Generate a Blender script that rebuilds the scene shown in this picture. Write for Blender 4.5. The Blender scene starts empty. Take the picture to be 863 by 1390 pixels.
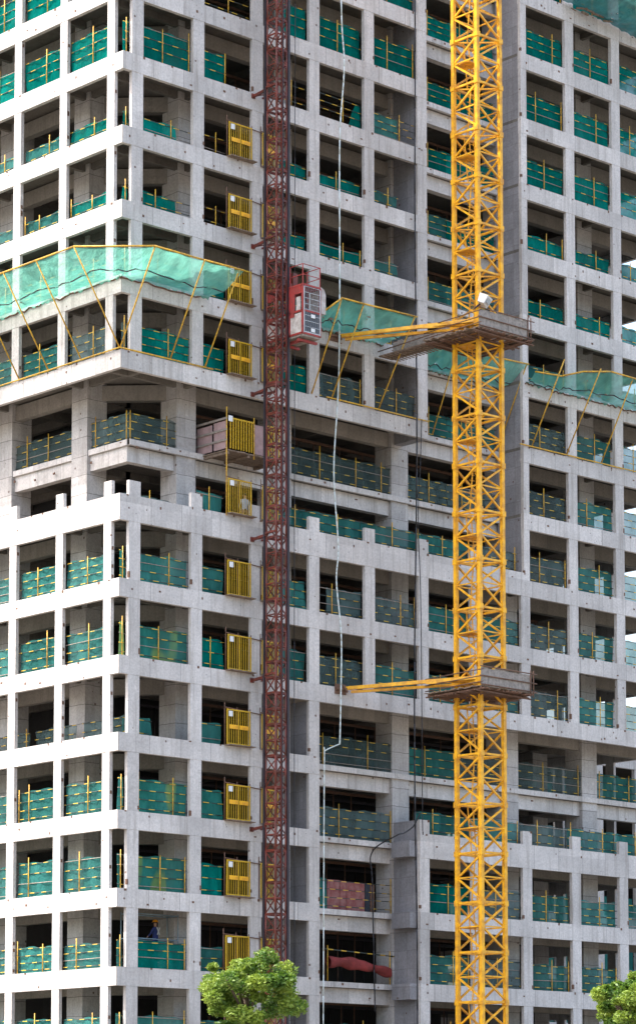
import bpy, math, random
from mathutils import Vector, Matrix
random.seed(7)
C = bpy.context.scene.collection
R = math.radians
H = 3.6
# ------------------------------------------------------------------ world, camera, sun
sc = bpy.context.scene
w = bpy.data.worlds.new("World"); sc.world = w; w.use_nodes = True
SUN_EL, SUN_AZ = 60.0, -58.0        # azimuth clockwise from +Y
nt = w.node_tree; bg = nt.nodes['Background']
sky = nt.nodes.new('ShaderNodeTexSky'); sky.sky_type = 'NISHITA'; sky.sun_disc = False
sky.sun_elevation = R(SUN_EL); sky.sun_rotation = R(SUN_AZ); sky.air_density = 1.3; sky.dust_density = 5.0; sky.ozone_density = 1.0
nt.links.new(sky.outputs[0], bg.inputs[0]); bg.inputs[1].default_value = 0.15
sl = bpy.data.lights.new('sun', 'SUN'); sl.energy = 2.15; sl.angle = R(0.6); sl.color = (1, .96, .9)
so = bpy.data.objects.new('sun', sl); C.objects.link(so)
d = Vector((math.sin(R(SUN_AZ))*math.cos(R(SUN_EL)), math.cos(R(SUN_AZ))*math.cos(R(SUN_EL)), math.sin(R(SUN_EL))))
so.rotation_euler = d.to_track_quat('Z', 'Y').to_euler(); so.location = d*120
cd = bpy.data.cameras.new('camera'); cam = bpy.data.objects.new('camera', cd); C.objects.link(cam)
cam.location = (-82.867, -102.787, -12.202)
cam.rotation_euler = (R(90+5.8479), 0, -R(42.8535))
cd.sensor_fit = 'AUTO'; cd.sensor_width = 36; cd.lens = 36*3930.32/1390; cd.shift_y = 471.77/1390
cd.clip_start = 1; cd.clip_end = 9000
sc.camera = cam
sc.view_settings.view_transform = 'Standard'; sc.view_settings.look = 'None'
sc.view_settings.exposure = 1.92; sc.view_settings.gamma = 1
# ------------------------------------------------------------------ materials
def mat(name):
    m = bpy.data.materials.new(name); m.use_nodes = True
    return m, m.node_tree, m.node_tree.nodes['Principled BSDF']
def N(t, typ, **kw):
    n = t.nodes.new(typ)
    for k, v in kw.items(): setattr(n, k, v)
    return n
def ramp(t, fac, stops):
    r = N(t, 'ShaderNodeValToRGB'); t.links.new(fac, r.inputs[0])
    e = r.color_ramp.elements
    while len(e) < len(stops): e.new(.5)
    for el, (p, c) in zip(e, stops): el.position = p; el.color = (*c, 1)
    return r.outputs[0]
def math_(t, op, a, b=None, c=None):
    n = N(t, 'ShaderNodeMath', operation=op)
    for i, v in enumerate((a, b, c)):
        if v is None: continue
        if isinstance(v, (int, float)): n.inputs[i].default_value = v
        else: t.links.new(v, n.inputs[i])
    return n.outputs[0]
def mix(t, fac, a, b, mode='MIX'):
    n = N(t, 'ShaderNodeMix', data_type='RGBA', blend_type=mode)
    for s, v in ((n.inputs['Factor'], fac), (n.inputs['A'], a), (n.inputs['B'], b)):
        if isinstance(v, (int, float)): s.default_value = v
        elif isinstance(v, tuple): s.default_value = (*v, 1)
        else: t.links.new(v, s)
    return n.outputs['Result']
def noise(t, co, scale, detail=4, rough=.6, vec=None):
    n = N(t, 'ShaderNodeTexNoise'); n.inputs['Scale'].default_value = scale
    n.inputs['Detail'].default_value = detail; n.inputs['Roughness'].default_value = rough
    if vec:
        m = N(t, 'ShaderNodeMapping'); m.inputs['Scale'].default_value = vec
        t.links.new(co, m.inputs[0]); co = m.outputs[0]
    t.links.new(co, n.inputs['Vector']); return n.outputs['Fac']
def concrete(name, base, dirt=.5, hjoint=0.0, vjoint=0.0, spots=True, warm=(.9, .84, .76)):
    m, t, b = mat(name)
    tc = N(t, 'ShaderNodeTexCoord'); co = tc.outputs['Object']
    sp = N(t, 'ShaderNodeSeparateXYZ'); t.links.new(co, sp.inputs[0])
    h = math_(t, 'ADD', sp.outputs[0], sp.outputs[1]); z = sp.outputs[2]
    big = noise(t, co, .45, 5, .65)
    col = mix(t, ramp(t, big, [(.36, (0, 0, 0)), (.62, (1, 1, 1))]), tuple(x*.78 for x in base), base)
    streak = noise(t, co, 1.0, 6, .7, (3.2, 3.2, .22))
    col = mix(t, ramp(t, streak, [(.5, (0, 0, 0)), (.74, (dirt,)*3)]), col, tuple(base[i]*.48*warm[i] for i in range(3)))
    fine = noise(t, co, 9, 5, .7)
    col = mix(t, ramp(t, fine, [(.40, (.38,)*3), (.56, (0, 0, 0))]), col, tuple(x*.5 for x in base))
    sm = noise(t, co, 1.7, 6, .75, (1, 1, 1.6)); col = mix(t, ramp(t, sm, [(.56, (0, 0, 0)), (.68, (.45,)*3)]), col, tuple(base[i]*.55*(1, .96, .93)[i] for i in range(3)))
    blot = noise(t, co, 2.3, 3, .5)
    col = mix(t, ramp(t, blot, [(.66, (0, 0, 0)), (.72, (.4,)*3)]), col, tuple(min(1, x*1.18) for x in base))
    # poured panels: one tone per form board
    pid = math_(t, 'FLOOR', math_(t, 'DIVIDE', h, 1.86)); zid = math_(t, 'FLOOR', math_(t, 'DIVIDE', z, .93 if hjoint else 3.6))
    wn = N(t, 'ShaderNodeTexWhiteNoise', noise_dimensions='2D')
    cx = N(t, 'ShaderNodeCombineXYZ'); t.links.new(pid, cx.inputs[0]); t.links.new(zid, cx.inputs[1]); t.links.new(cx.outputs[0], wn.inputs[0])
    tone = math_(t, 'MULTIPLY_ADD', wn.outputs[0], .24, .84)
    tn = N(t, 'ShaderNodeCombineColor'); [t.links.new(tone, tn.inputs[i]) for i in range(3)]
    col = mix(t, 1.0, col, tn.outputs[0], 'MULTIPLY')
    if hjoint:
        f = math_(t, 'FRACT', math_(t, 'DIVIDE', math_(t, 'ADD', z, math_(t, 'MULTIPLY', noise(t, co, .8, 2), .12)), .93))
        line = math_(t, 'LESS_THAN', f, .035)
        col = mix(t, math_(t, 'MULTIPLY', line, hjoint), col, (.1, .09, .085))
    if vjoint:
        f = math_(t, 'FRACT', math_(t, 'DIVIDE', h, 1.86)); line = math_(t, 'LESS_THAN', f, .013)
        col = mix(t, math_(t, 'MULTIPLY', line, vjoint), col, (.15, .14, .13))
    if spots:
        v = N(t, 'ShaderNodeTexVoronoi'); v.inputs['Scale'].default_value = 1.15; t.links.new(co, v.inputs['Vector'])
        s = math_(t, 'LESS_THAN', v.outputs['Distance'], .07)
        col = mix(t, math_(t, 'MULTIPLY', s, .85), col, (.10, .055, .04))
        v2 = N(t, 'ShaderNodeTexVoronoi'); v2.inputs['Scale'].default_value = 2.7; t.links.new(co, v2.inputs['Vector'])
        gate = ramp(t, noise(t, co, .5, 2), [(.52, (0, 0, 0)), (.56, (1, 1, 1))])
        s2 = math_(t, 'LESS_THAN', v2.outputs['Distance'], .09)
        col = mix(t, math_(t, 'MULTIPLY', math_(t, 'MULTIPLY', s2, gate), .7), col, (.13, .12, .12))
    t.links.new(col, b.inputs['Base Color']); b.inputs['Roughness'].default_value = .9
    bp = N(t, 'ShaderNodeBump'); bp.inputs['Strength'].default_value = .35; bp.inputs['Distance'].default_value = .03
    t.links.new(noise(t, co, 5, 6, .7), bp.inputs['Height']); t.links.new(bp.outputs[0], b.inputs['Normal'])
    return m
CB = (.61, .57, .545)
M_face = concrete('facade_concrete', CB, .8, 0, .75)
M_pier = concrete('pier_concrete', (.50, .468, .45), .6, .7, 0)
M_gird_shade = concrete('shaded_girder_concrete', (.30, .268, .235), .5, 0, .5, False)  # darker copy of the facade concrete, interior shade put into its colour
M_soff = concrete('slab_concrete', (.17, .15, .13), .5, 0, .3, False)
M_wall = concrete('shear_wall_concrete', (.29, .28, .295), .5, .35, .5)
M_core_shade = concrete('core_shade_black', (.035, .033, .034), .4, 0, 0, False)  # interior shade put into the colour, not a masonry tone
def plain(name, col, rough=.6, metal=0, var=.25, scale=6, dirty=None):
    m, t, b = mat(name); co = N(t, 'ShaderNodeTexCoord').outputs['Object']
    n = noise(t, co, scale, 5, .65)
    c = mix(t, ramp(t, n, [(.35, (1, 1, 1)), (.6, (0, 0, 0))]), col, dirty or tuple(x*(1-var) for x in col))
    t.links.new(c, b.inputs['Base Color']); b.inputs['Roughness'].default_value = rough; b.inputs['Metallic'].default_value = metal
    return m
M_yel = plain('crane_yellow_paint', (.82, .42, .012), .45, 0, .22, 2.6, (.50, .22, .02))
M_yel2 = plain('gate_yellow_paint', (.55, .34, .01), .5, 0, .3, 9, (.42, .25, .01))
M_red = plain('hoist_red_paint', (.17, .030, .018), .5, 0, .5, 2.2, (.07, .022, .016))
M_redb = plain('bright_red_paint', (.52, .035, .025), .45, 0, .3, 5, (.33, .03, .02))
M_dark = plain('dark_steel', (.028, .022, .03), .6)
M_rust = plain('rusty_steel', (.16, .085, .055), .85, 0, .4, 9)
M_wood = plain('weathered_boards', (.24, .175, .13), .9, 0, .5, 7, (.12, .08, .055))
M_woodg = plain('grey_boards', (.30, .26, .23), .9, 0, .4, 6)
M_cage = plain('faded_red_paint', (.36, .035, .03), .55, 0, .5, 4, (.2, .04, .035))
M_panel = plain('scuffed_pale_panel', (.50, .47, .45), .7, 0, .4, 4, (.3, .25, .22))
M_pink = plain('pinkish_form_panel', (.40, .27, .27), .8, 0, .25, 3)
M_redp = plain('red_form_panel', (.22, .06, .055), .85, 0, .5, 2.5, (.30, .15, .14))
M_white = plain('white_paint', (.72, .72, .72), .6, 0, .12)
M_grey = plain('grey_sheet', (.42, .44, .46), .5, 0, .3, 4)
M_hose = plain('white_hose', (.60, .66, .64), .5, 0, .1)
M_cable = plain('black_cable', (.02, .02, .024), .6)
M_skin = plain('skin', (.38, .22, .15), .6)
M_blue = plain('blue_workwear', (.02, .035, .16), .8, 0, .3)
M_pale = plain('pale_blue_shirt', (.35, .45, .58), .8, 0, .2)
M_navy = plain('dark_workwear', (.03, .035, .05), .8, 0, .3)
M_helm = plain('orange_helmet', (.80, .30, .01), .35, 0, .1)
M_bark = plain('bark', (.12, .085, .06), .95, 0, .4)
M_pipe = plain('steel_pipe', (.33, .27, .23), .55, .2, .4, 12)
def striped(name, a, b2, period=.9, duty=.42):
    m, t, b = mat(name); tc = N(t, 'ShaderNodeTexCoord'); sp = N(t, 'ShaderNodeSeparateXYZ'); t.links.new(tc.outputs['Object'], sp.inputs[0])
    oi = N(t, 'ShaderNodeObjectInfo')
    x = math_(t, 'ADD', math_(t, 'DIVIDE', sp.outputs[0], period), math_(t, 'MULTIPLY', oi.outputs['Random'], 1.0))
    s = math_(t, 'LESS_THAN', math_(t, 'FRACT', x), duty)
    t.links.new(mix(t, s, b2, a), b.inputs['Base Color']); b.inputs['Roughness'].default_value = .5
    return m
M_rail = striped('banded_rail_paint', (.66, .42, .04), (.03, .045, .04), .9, .4)
M_post = plain('post_yellow_paint', (.66, .38, .02), .5, 0, .4, 8, (.3, .16, .03))
def netmat(name, col, alpha, fold=.35, transl=.45, patch=None):
    m, t, b = mat(name)
    t.nodes.remove(b); out = t.nodes['Material Output']
    co = N(t, 'ShaderNodeTexCoord').outputs['Object']; oi = N(t, 'ShaderNodeObjectInfo')
    ad = N(t, 'ShaderNodeVectorMath', operation='ADD'); sc_ = N(t, 'ShaderNodeVectorMath', operation='SCALE')
    cmb = N(t, 'ShaderNodeCombineXYZ'); [t.links.new(oi.outputs['Random'], cmb.inputs[i]) for i in range(3)]
    t.links.new(cmb.outputs[0], sc_.inputs[0]); sc_.inputs['Scale'].default_value = 37
    t.links.new(co, ad.inputs[0]); t.links.new(sc_.outputs[0], ad.inputs[1]); v = ad.outputs[0]
    n = noise(t, v, .8, 4, .6, (1.5, 1, .6))
    c = mix(t, ramp(t, n, [(.4, (0, 0, 0)), (.62, (1, 1, 1))]), tuple(x*.7 for x in col), col)
    if patch:
        n3 = noise(t, v, .55, 1, .4, (1.2, 1, .3))
        c = mix(t, ramp(t, n3, [(.5, (0, 0, 0)), (.54, (.85,)*3)]), c, patch)
    # per piece brightness
    k = math_(t, 'MULTIPLY_ADD', oi.outputs['Random'], .45, .75)
    kc = N(t, 'ShaderNodeCombineColor'); [t.links.new(k, kc.inputs[i]) for i in range(3)]
    c = mix(t, 1.0, c, kc.outputs[0], 'MULTIPLY')
    df = N(t, 'ShaderNodeBsdfDiffuse'); tl = N(t, 'ShaderNodeBsdfTranslucent'); tr = N(t, 'ShaderNodeBsdfTransparent')
    t.links.new(c, df.inputs[0]); t.links.new(c, tl.inputs[0])
    bp = N(t, 'ShaderNodeBump'); bp.inputs['Strength'].default_value = min(1, fold*1.8); bp.inputs['Distance'].default_value = .22
    t.links.new(noise(t, v, 1.6, 4, .6, (1.6, 1, .8)), bp.inputs['Height']); t.links.new(bp.outputs[0], df.inputs['Normal']); t.links.new(bp.outputs[0], tl.inputs['Normal'])
    m1 = N(t, 'ShaderNodeMixShader'); m1.inputs[0].default_value = transl
    t.links.new(df.outputs[0], m1.inputs[1]); t.links.new(tl.outputs[0], m1.inputs[2])
    n2 = noise(t, v, 1.2, 3, .5)
    al = math_(t, 'MULTIPLY_ADD', n2, .3, alpha-.15); al = math_(t, 'MINIMUM', al, 1.0)
    m2 = N(t, 'ShaderNodeMixShader'); t.links.new(al, m2.inputs[0])
    t.links.new(tr.outputs[0], m2.inputs[1]); t.links.new(m1.outputs[0], m2.inputs[2]); t.links.new(m2.outputs[0], out.inputs[0])
    return m
M_T = netmat('dense_teal_net', (.003, .235, .195), .94)
M_M = netmat('worn_teal_net', (.06, .27, .245), .8)
M_G = netmat('grey_green_net', (.15, .235, .235), .66)
M_L = netmat('teal_net_over_lime_sheet', (.04, .25, .21), .88, patch=(.20, .34, .12))
M_big = netmat('catch_net', (.22, .62, .50), .66, .5, .55)
M_top = netmat('dusty_catch_net', (.05, .16, .15), .8, .5, .4)
NETS = {'T': M_T, 'M': M_M, 'G': M_G, 'L': M_L}
# ------------------------------------------------------------------ mesh helpers
class MB:
    def __init__(s): s.v = []; s.f = []; s.mi = []; s.k = 0; s.smooth = []
    def add(s, vs, fs, sm=False):
        o = len(s.v); s.v += [tuple(v) for v in vs]
        for f in fs: s.f.append([i+o for i in f]); s.mi.append(s.k); s.smooth.append(sm)
    def box(s, x0, x1, y0, y1, z0, z1):
        s.add([(x0,y0,z0),(x1,y0,z0),(x1,y1,z0),(x0,y1,z0),(x0,y0,z1),(x1,y0,z1),(x1,y1,z1),(x0,y1,z1)],
              [(0,3,2,1),(4,5,6,7),(0,1,5,4),(1,2,6,5),(2,3,7,6),(3,0,4,7)])
        return s
    def bar(s, a, b, t, u=None, n=4, up=None):
        """prism between two points, square (n=4) or round"""
        a = Vector(a); b = Vector(b); d = (b-a)
        if d.length < 1e-6: return s
        d.normalize(); r = Vector((0,0,1)) if abs(d.z) < .95 else Vector((1,0,0))
        p = d.cross(r).normalized(); q = p.cross(d).normalized(); u = u or t
        vs = []
        for e in (a, b):
            for i in range(n):
                an = 2*math.pi*(i+.5)/n; k = math.sqrt(2) if n == 4 else 1
                vs.append(e + p*math.cos(an)*t/2*k + q*math.sin(an)*u/2*k)
        fs = [(i, (i+1) % n, n+(i+1) % n, n+i) for i in range(n)] + [tuple(range(n))[::-1], tuple(range(n, 2*n))]
        s.add(vs, fs, n > 4); return s
    def path(s, pts, r, n=6):
        for a, b in zip(pts, pts[1:]): s.bar(a, b, r*2, n=n)
        return s
    def grid(s, fn, nu, nv):
        vs = [fn(i/nu, j/nv) for j in range(nv+1) for i in range(nu+1)]
        fs = [(j*(nu+1)+i, j*(nu+1)+i+1, (j+1)*(nu+1)+i+1, (j+1)*(nu+1)+i) for j in range(nv) for i in range(nu)]
        s.add(vs, fs, True); return s
    def build(s, name, m, parent=None):
        me = bpy.data.meshes.new(name); me.from_pydata(s.v, [], s.f)
        ms = m if isinstance(m, (list, tuple)) else [m]
        for x in ms: me.materials.append(x)
        me.polygons.foreach_set('material_index', s.mi); me.polygons.foreach_set('use_smooth', s.smooth)
        me.update(); o = bpy.data.objects.new(name, me); C.objects.link(o)
        if parent: o.parent = parent
        return o
def tag(o, label=None, cat=None, group=None, kind=None):
    if label: o['label'] = label
    if cat: o['category'] = cat
    if group: o['group'] = group
    if kind: o['kind'] = kind
    return o
def empty(name, loc=(0,0,0), rz=0):
    o = bpy.data.objects.new(name, None); C.objects.link(o); o.location = loc; o.rotation_euler = (0,0,rz); o.empty_display_size = .5
    return o
def copy_tree(o, parent=None):
    c = o.copy(); C.objects.link(c); c.parent = parent
    for ch in o.children: copy_tree(ch, c)
    return c
# ------------------------------------------------------------------ ground
M_ground = plain('dusty_ground', (.17, .155, .13), .95, 0, .35, .08)
g = MB(); g.add([(-3000,-3000,-14.4),(3000,-3000,-14.4),(3000,3000,-14.4),(-3000,3000,-14.4)], [(0,1,2,3)])
tag(g.build('ground', M_ground), 'dusty pale building site ground around the tower', 'ground', kind='structure')
# ------------------------------------------------------------------ the tower
XE = 40.0; YE = 31.0; TOPN = 16; BOTN = -3
T = empty('concrete_tower', (0, 0, -14.4))
tag(T, 'unfinished grey concrete tower frame with open storeys behind the crane', 'building')
def tb(mb, name, m):
    o = mb.build(name, m); o.parent = T; o.matrix_parent_inverse = Matrix.Translation((0, 0, 14.4)); return o
BT, FT = .86, .22
B_, S0, W_ = 3.7855, 1.2477, .69          # right facade columns: right edge at S0+j*B_
BL, T0, WL = 3.6347, 1.202, .557          # left facade columns
def rx(j): return (S0+j*B_-W_, S0+j*B_)
def ly(j): return (T0+j*BL-WL, T0+j*BL)
def embeds(mb, axis, a0, a1, z, front, top):
    """rusty cast-in plates along a beam"""
    mb.k = 1; p = a0+.4
    while p < a1-.2:
        s = random.uniform(.07, .15); h = random.uniform(.05, .13)
        if random.random() < .6:
            zz = z-h if random.random() < .6 else z-random.uniform(.3, .75)
            if axis == 'x': mb.box(p, p+s, front-.012, front+.05, zz, zz+h)
            else: mb.box(front-.012, front+.05, p, p+s, zz, zz+h)
        p += random.uniform(.7, 2.0)
    mb.k = 0
def outer_right(n):
    """x ranges where level n has the outer facade beam, with parapet flag"""
    if n >= 7: return [(0, 20.18, 0), (27.3, XE, 0)]
    if n == 6: return [(27.3, XE, 0)]
    if n == 5: return [(0, 27.3, 1), (27.3, XE, 0)]
    if n in (3, 4): return [(0, XE, 0)]
    if n == 2: return [(0, 12.61, 0)]
    if n == 1: return [(0, 12.61, 0), (19.5, XE, 1)]
    return [(0, 12.61, 0), (19.5, XE, 0)]
def outer_left(n): return None if n == 6 else (1 if n == 5 else 0)
def edge_beam_right(n):
    for (a, b, p) in outer_right(n):
        mb = MB(); top = n*H + (.38 if p else 0)
        mb.box(a, b, 0, FT, n*H-BT, top)
        if p: mb.k = 0
        embeds(mb, 'x', a, b, top, 0, top)
        tb(mb, 'edge_beam', [M_face, M_rust])
for n in range(BOTN, TOPN+1):
    edge_beam_right(n)
    p = outer_left(n)
    if p is not None:
        mb = MB(); top = n*H + (.38 if p else 0); mb.box(0, FT, FT+.001, YE, n*H-BT, top); embeds(mb, 'y', .3, YE, top, 0, top)
        tb(mb, 'edge_beam', [M_face, M_rust])
    # end facade, seen from inside
    if n != 2:
        tb(MB().box(XE-FT, XE, FT+.001, YE, n*H-BT, n*H), 'edge_beam', M_face)
    # rear facade
    tb(MB().box(FT+.001, XE-FT-.001, YE-FT, YE-.002, n*H-BT+.003, n*H-.003), 'edge_beam', M_face)
# columns
def runs_right(j):
    x = (rx(j)[0]+rx(j)[1])/2; out = []
    if x < 12.7: out = [(BOTN-1, 5, 1), (7, TOPN, 0)]
    elif x < 19: out = [(3, 5, 1), (7, TOPN, 0)]
    elif x < 20.2: out = [(BOTN-1, 1, 1), (3, 5, 1), (7, TOPN, 0)]
    elif x < 27: out = [(BOTN-1, 1, 1), (3, 5, 1)]
    else: out = [(BOTN-1, 1, 1), (3, TOPN, 0)]
    return out
for j in range(0, 11):
    a, b = rx(j)
    for (n0, n1, stub) in runs_right(j):
        z0 = n0*H if n0 > BOTN-1 else -14.4
        aa = 27.302 if (j == 7 and n0 == 3) else a
        if j == 7 and n0 == 3:
            tb(MB().box(a, b, .012, FT-.03, 3*H, 5*H-BT-.004), 'facade_column', M_face); z0 = 5*H-BT
        mb = MB()
        for n in range(n0 if n0 > BOTN-1 else -4, n1):
            lo = n*H; hi = (n+1)*H-BT-.004
            lo = max(lo, -14.4)
            if j == 7 and n0 == 3 and n < 5: continue
            mb.box(aa, b, .012, FT-.02, lo+.003, hi)
            if random.random() < .7:
                mb.k = 1; e = random.choice((aa-.012, b-.08)); zz = lo+random.uniform(.05, .3); mb.box(e, e+.092, -.003, .1, zz, zz+random.uniform(.15, .3)); mb.k = 0
        if stub:
            mb.box(a, b, .012, FT-.02, n1*H+.384, n1*H+1.08); mb.k = 1
            if random.random() < .5: mb.box(b-.14, b+.01, .002, .12, n1*H+.98, n1*H+1.1)
            mb.k = 0
        tb(mb, 'facade_column', [M_face, M_rust])
for j in range(0, 9):
    a, b = ly(j)
    for (n0, n1, stub) in [(BOTN-1, 5, 1), (7, TOPN, 0)]:
        mb = MB()
        for n in range(max(n0, -4), n1):
            lo = n*H; hi = (n+1)*H-BT-.004
            mb.box(.012, FT-.02, a, b, lo+.003, hi)
            mb.k = 1
            for q in range(random.choice((0, 1, 1, 3))):
                zz = lo+random.uniform(.05, 2.5); mb.box(.05, .16, a-.012, a+.01, zz, zz+.16)
            mb.k = 0
        if stub: mb.box(.012, FT-.02, a, b, n1*H+.384, n1*H+1.08)
        tb(mb, 'facade_column', [M_face, M_rust])
for j in range(0, 8):
    y = 1+j*3.9
    tb(MB().box(XE-FT+.02, XE-.012, y, y+.6, -14.4, TOPN*H-BT-.004), 'facade_column', M_face)
# slabs: plan as rectangles butted together
def slab(n):
    z1 = n*H-.012; z0 = z1-.16; mb = MB(); F = FT
    segs = []                                         # front edge along x
    o = outer_right(n); xs = sorted({2.0, XE-F, *[q for s in o for q in s[:2]], 20.18, 27.3, 12.61, 19.5})
    xs = [x for x in xs if 2.0 <= x <= XE-F]
    def front(x): return F if any(s[0] <= x <= s[1] for s in o) else 1.8
    yl0 = front(2.0+.01)
    lx = F if outer_left(n) is not None else 2.0
    if lx < 2: mb.box(lx, 2.0, (F if front(1) == F else 2.0), YE-F, z0, z1)
    for a, b in zip(xs, xs[1:]):
        f = front((a+b)/2)
        if n == 6 and b <= 20.2: f = 1.8
        zt = z1 if f == F else n*H; zb = z0 if f == F else n*H-.26
        mb.box(a, b, f, YE-F, zb, zt)
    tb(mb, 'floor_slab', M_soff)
for n in range(BOTN, TOPN+1): slab(n)
# ledge lips of the recessed floors: a paler kerb proud of the slab edge
def lip(a, b, n, y=1.8, axis='x', y2=None):
    mb = MB(); z1 = n*H+.004; z0 = n*H-.27
    if axis == 'x': mb.box(a, b, y-.03, y+.15, z0, z1); embeds(mb, 'x', a, b, z1-.05, y-.03, z1)
    else: mb.box(y-.03, y+.15, a, b, z0, z1); embeds(mb, 'y', a, b, z1-.05, y-.03, z1)
    tb(mb, 'ledge', [M_face, M_rust])
lip(2.0, 20.2, 6); lip(1.951, YE-.3, 6, 2.0-.0, 'y')
for n in range(6, TOPN+1): lip(20.2, 27.298, n)
for n in (2, 1, 0, -1, -2, -3): lip(12.63, 19.48, n)
lip(19.5, XE-.25, 2)
# piers and deep inner beams
PX = [5.6, 11.85, 20.0, 28.15, 34.4]; PY = [5.5, 11.5, 19.5, 25.7]
for n in range(BOTN-1, TOPN):
    mb = MB()
    lo = max(n*H, -14.4)
for x in PX:
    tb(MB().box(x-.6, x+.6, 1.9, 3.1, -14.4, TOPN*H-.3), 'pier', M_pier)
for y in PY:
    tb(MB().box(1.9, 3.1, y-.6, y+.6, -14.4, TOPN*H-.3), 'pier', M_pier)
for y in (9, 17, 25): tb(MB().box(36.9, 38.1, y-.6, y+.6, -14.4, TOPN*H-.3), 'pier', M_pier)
for n in range(BOTN, TOPN+1):
    zt = n*H-.18; zb = n*H-1.02
    xs = [2.1]+[q for x in PX for q in (x-.6, x+.6)]+[XE-FT]
    rec = outer_right(n)
    runs = []
    for a, b in zip(xs[::2], xs[1::2]):
        if a == 2.1 and n != 6: continue
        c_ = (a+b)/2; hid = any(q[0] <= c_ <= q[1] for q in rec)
        if runs and runs[-1][2] == hid: runs[-1][1] = b
        else: runs.append([a, b, hid])
    for a, b, hid in runs: tb(MB().box(a, b, 2.1, 2.5, zb, zt-.1), 'edge_girder', M_gird_shade if hid else M_face)  # girders behind the facade beam take the shade-darkened copy, open ones facade concrete
    if n != 6: tb(MB().bar((2.6, 5.4, n*H-.645), (5.4, 2.6, n*H-.645), .42, .75), 'corner_girder', M_gird_shade)
    tb(MB().box(2.1, 2.5, 2.5 if n == 6 else 6.1, YE-FT-.05, zb, zt-.1), 'edge_girder', M_face if n == 6 else M_gird_shade)
    mb = MB()
    # cantilever joists out to the facade, in pairs crossing at the corner
    if outer_left(n) is not None:
        for y in [1.95, 5.2, 11.2, 19.2, 25.4]:
            mb.box(FT, 2.09 if y > 2 else 5.0, y, y+.22, n*H-.52, n*H-.16)
    for x in [2.0, 5.4, 11.7, 28.0, 34.2]:
        if any(s[0] <= x+.1 <= s[1] for s in rec) or (x == 2.0 and n != 6):
            if x == 2.0:
                mb.box(x, x+.22, FT, 1.949, n*H-.52, n*H-.16); mb.box(x, x+.22, 2.171, 4.9, n*H-.46, n*H-.158)
            else: mb.box(x, x+.22, FT, 2.09, n*H-.52, n*H-.16)
    # inner secondary beams
    for x in [5.5, 11.8, 16.0, 20, 24, 28.1, 31.3, 34.3]:
        mb.box(x-.13, x+.13, 2.51 if x > 6 else 6.2, 20, n*H-.6, n*H-.165)
    for y in (6.2, 10.6, 15.2):
        mb.box(2.51, XE-FT-.01, y, y+.25, n*H-.6, n*H-.163)
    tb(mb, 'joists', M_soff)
# end walls that close the recesses
def wallz(n0, n1): return n0*H, n1*H
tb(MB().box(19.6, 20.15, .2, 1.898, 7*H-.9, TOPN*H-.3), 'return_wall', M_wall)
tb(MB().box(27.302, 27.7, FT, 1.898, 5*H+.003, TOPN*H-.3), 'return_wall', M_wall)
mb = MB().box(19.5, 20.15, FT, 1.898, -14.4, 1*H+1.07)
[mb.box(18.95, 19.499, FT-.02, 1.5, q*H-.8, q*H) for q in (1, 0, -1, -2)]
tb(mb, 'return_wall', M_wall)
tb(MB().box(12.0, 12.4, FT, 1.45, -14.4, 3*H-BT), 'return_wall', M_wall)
# core walls added to keep the bays dark, near-black in place of shade
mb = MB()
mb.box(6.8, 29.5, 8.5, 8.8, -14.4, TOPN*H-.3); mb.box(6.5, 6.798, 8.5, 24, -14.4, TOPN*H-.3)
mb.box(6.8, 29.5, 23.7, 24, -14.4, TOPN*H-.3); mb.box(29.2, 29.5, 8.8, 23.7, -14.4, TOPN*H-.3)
tb(mb, 'shade_core_wall', M_core_shade)
# rows of steel props under header bars, deep inside each storey
for n in range(-3, 15):
    for y in (4.4, 6.6):
        mb = MB(); x0 = 6.4; x1 = 33 if n > 3 else 30
        mb.bar((x0, y, n*H+2.7), (x1, y, n*H+2.66), .13); x = x0+.2
        while x < x1:
            mb.bar((x, y, n*H), (x, y, n*H+2.68), .07, n=5); x += random.uniform(.8, 1.9)
        tb(mb, 'prop_row', M_dark if y > 5 else M_rust)
# ------------------------------------------------------------------ netted pipe guards in every bay
def guard_mesh_net(L, h, frac0, frac1, cut):
    ph = [random.uniform(0, 6.3) for _ in range(5)]; am = random.uniform(.02, .07)
    def f(u, v):
        x = L*(frac0+(frac1-frac0)*u)
        if cut: x = L*(frac0+(frac1-frac0)*(1-(1-u)*(1-.62*v)))
        z = v*h - (.03*math.sin(x*5+ph[0])+.03*math.sin(x*2.1+ph[3]))*v
        y = .05 + am*math.sin(x*3.1+ph[1]+v*2)*(1-.4*v) + .03*math.sin(x*9+ph[2]+3*v)
        return (x, y, z+.01)
    return MB().grid(f, max(8, int(L*5)), 6)
ORD = ['', 'first', 'second', 'third', 'fourth', 'fifth', 'sixth', 'seventh', 'eighth']
def floor_phrase(n):
    if n >= 8: return f'{ORD[n-7]} floor above strut bases'
    if n == 7: return 'floor at the strut bases'
    if n == 6: return 'recess upper floor'
    if n == 5: return 'thick parapet floor'
    return f'{ORD[5-n]} floor below thick parapet'
BAYS = {'A4': 'left face fourth bay', 'A3': 'left face third bay', 'A2': 'left face second bay', 'A1': 'left face first bay',
        'B0': 'corner slot', 'B1': 'first bay right of corner', 'B2': 'gate bay left of red mast', 'B3': 'bay behind red mast',
        'B4': 'white hose bay', 'B5': 'bay left of black cables', 'R1': 'bay left of crane', 'R2': 'bay behind crane',
        'B8': 'first bay right of crane', 'B9': 'second bay right of crane', 'B10': 'third bay right of crane', 'C': 'wide bay right of red mast',
        'E1': 'wide bay right of crane', 'E2': 'far wide bay right of crane', 'N0': 'ledge corner', 'N1': 'left face wide bay', 'N3': 'left face farther wide bay'}
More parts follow.
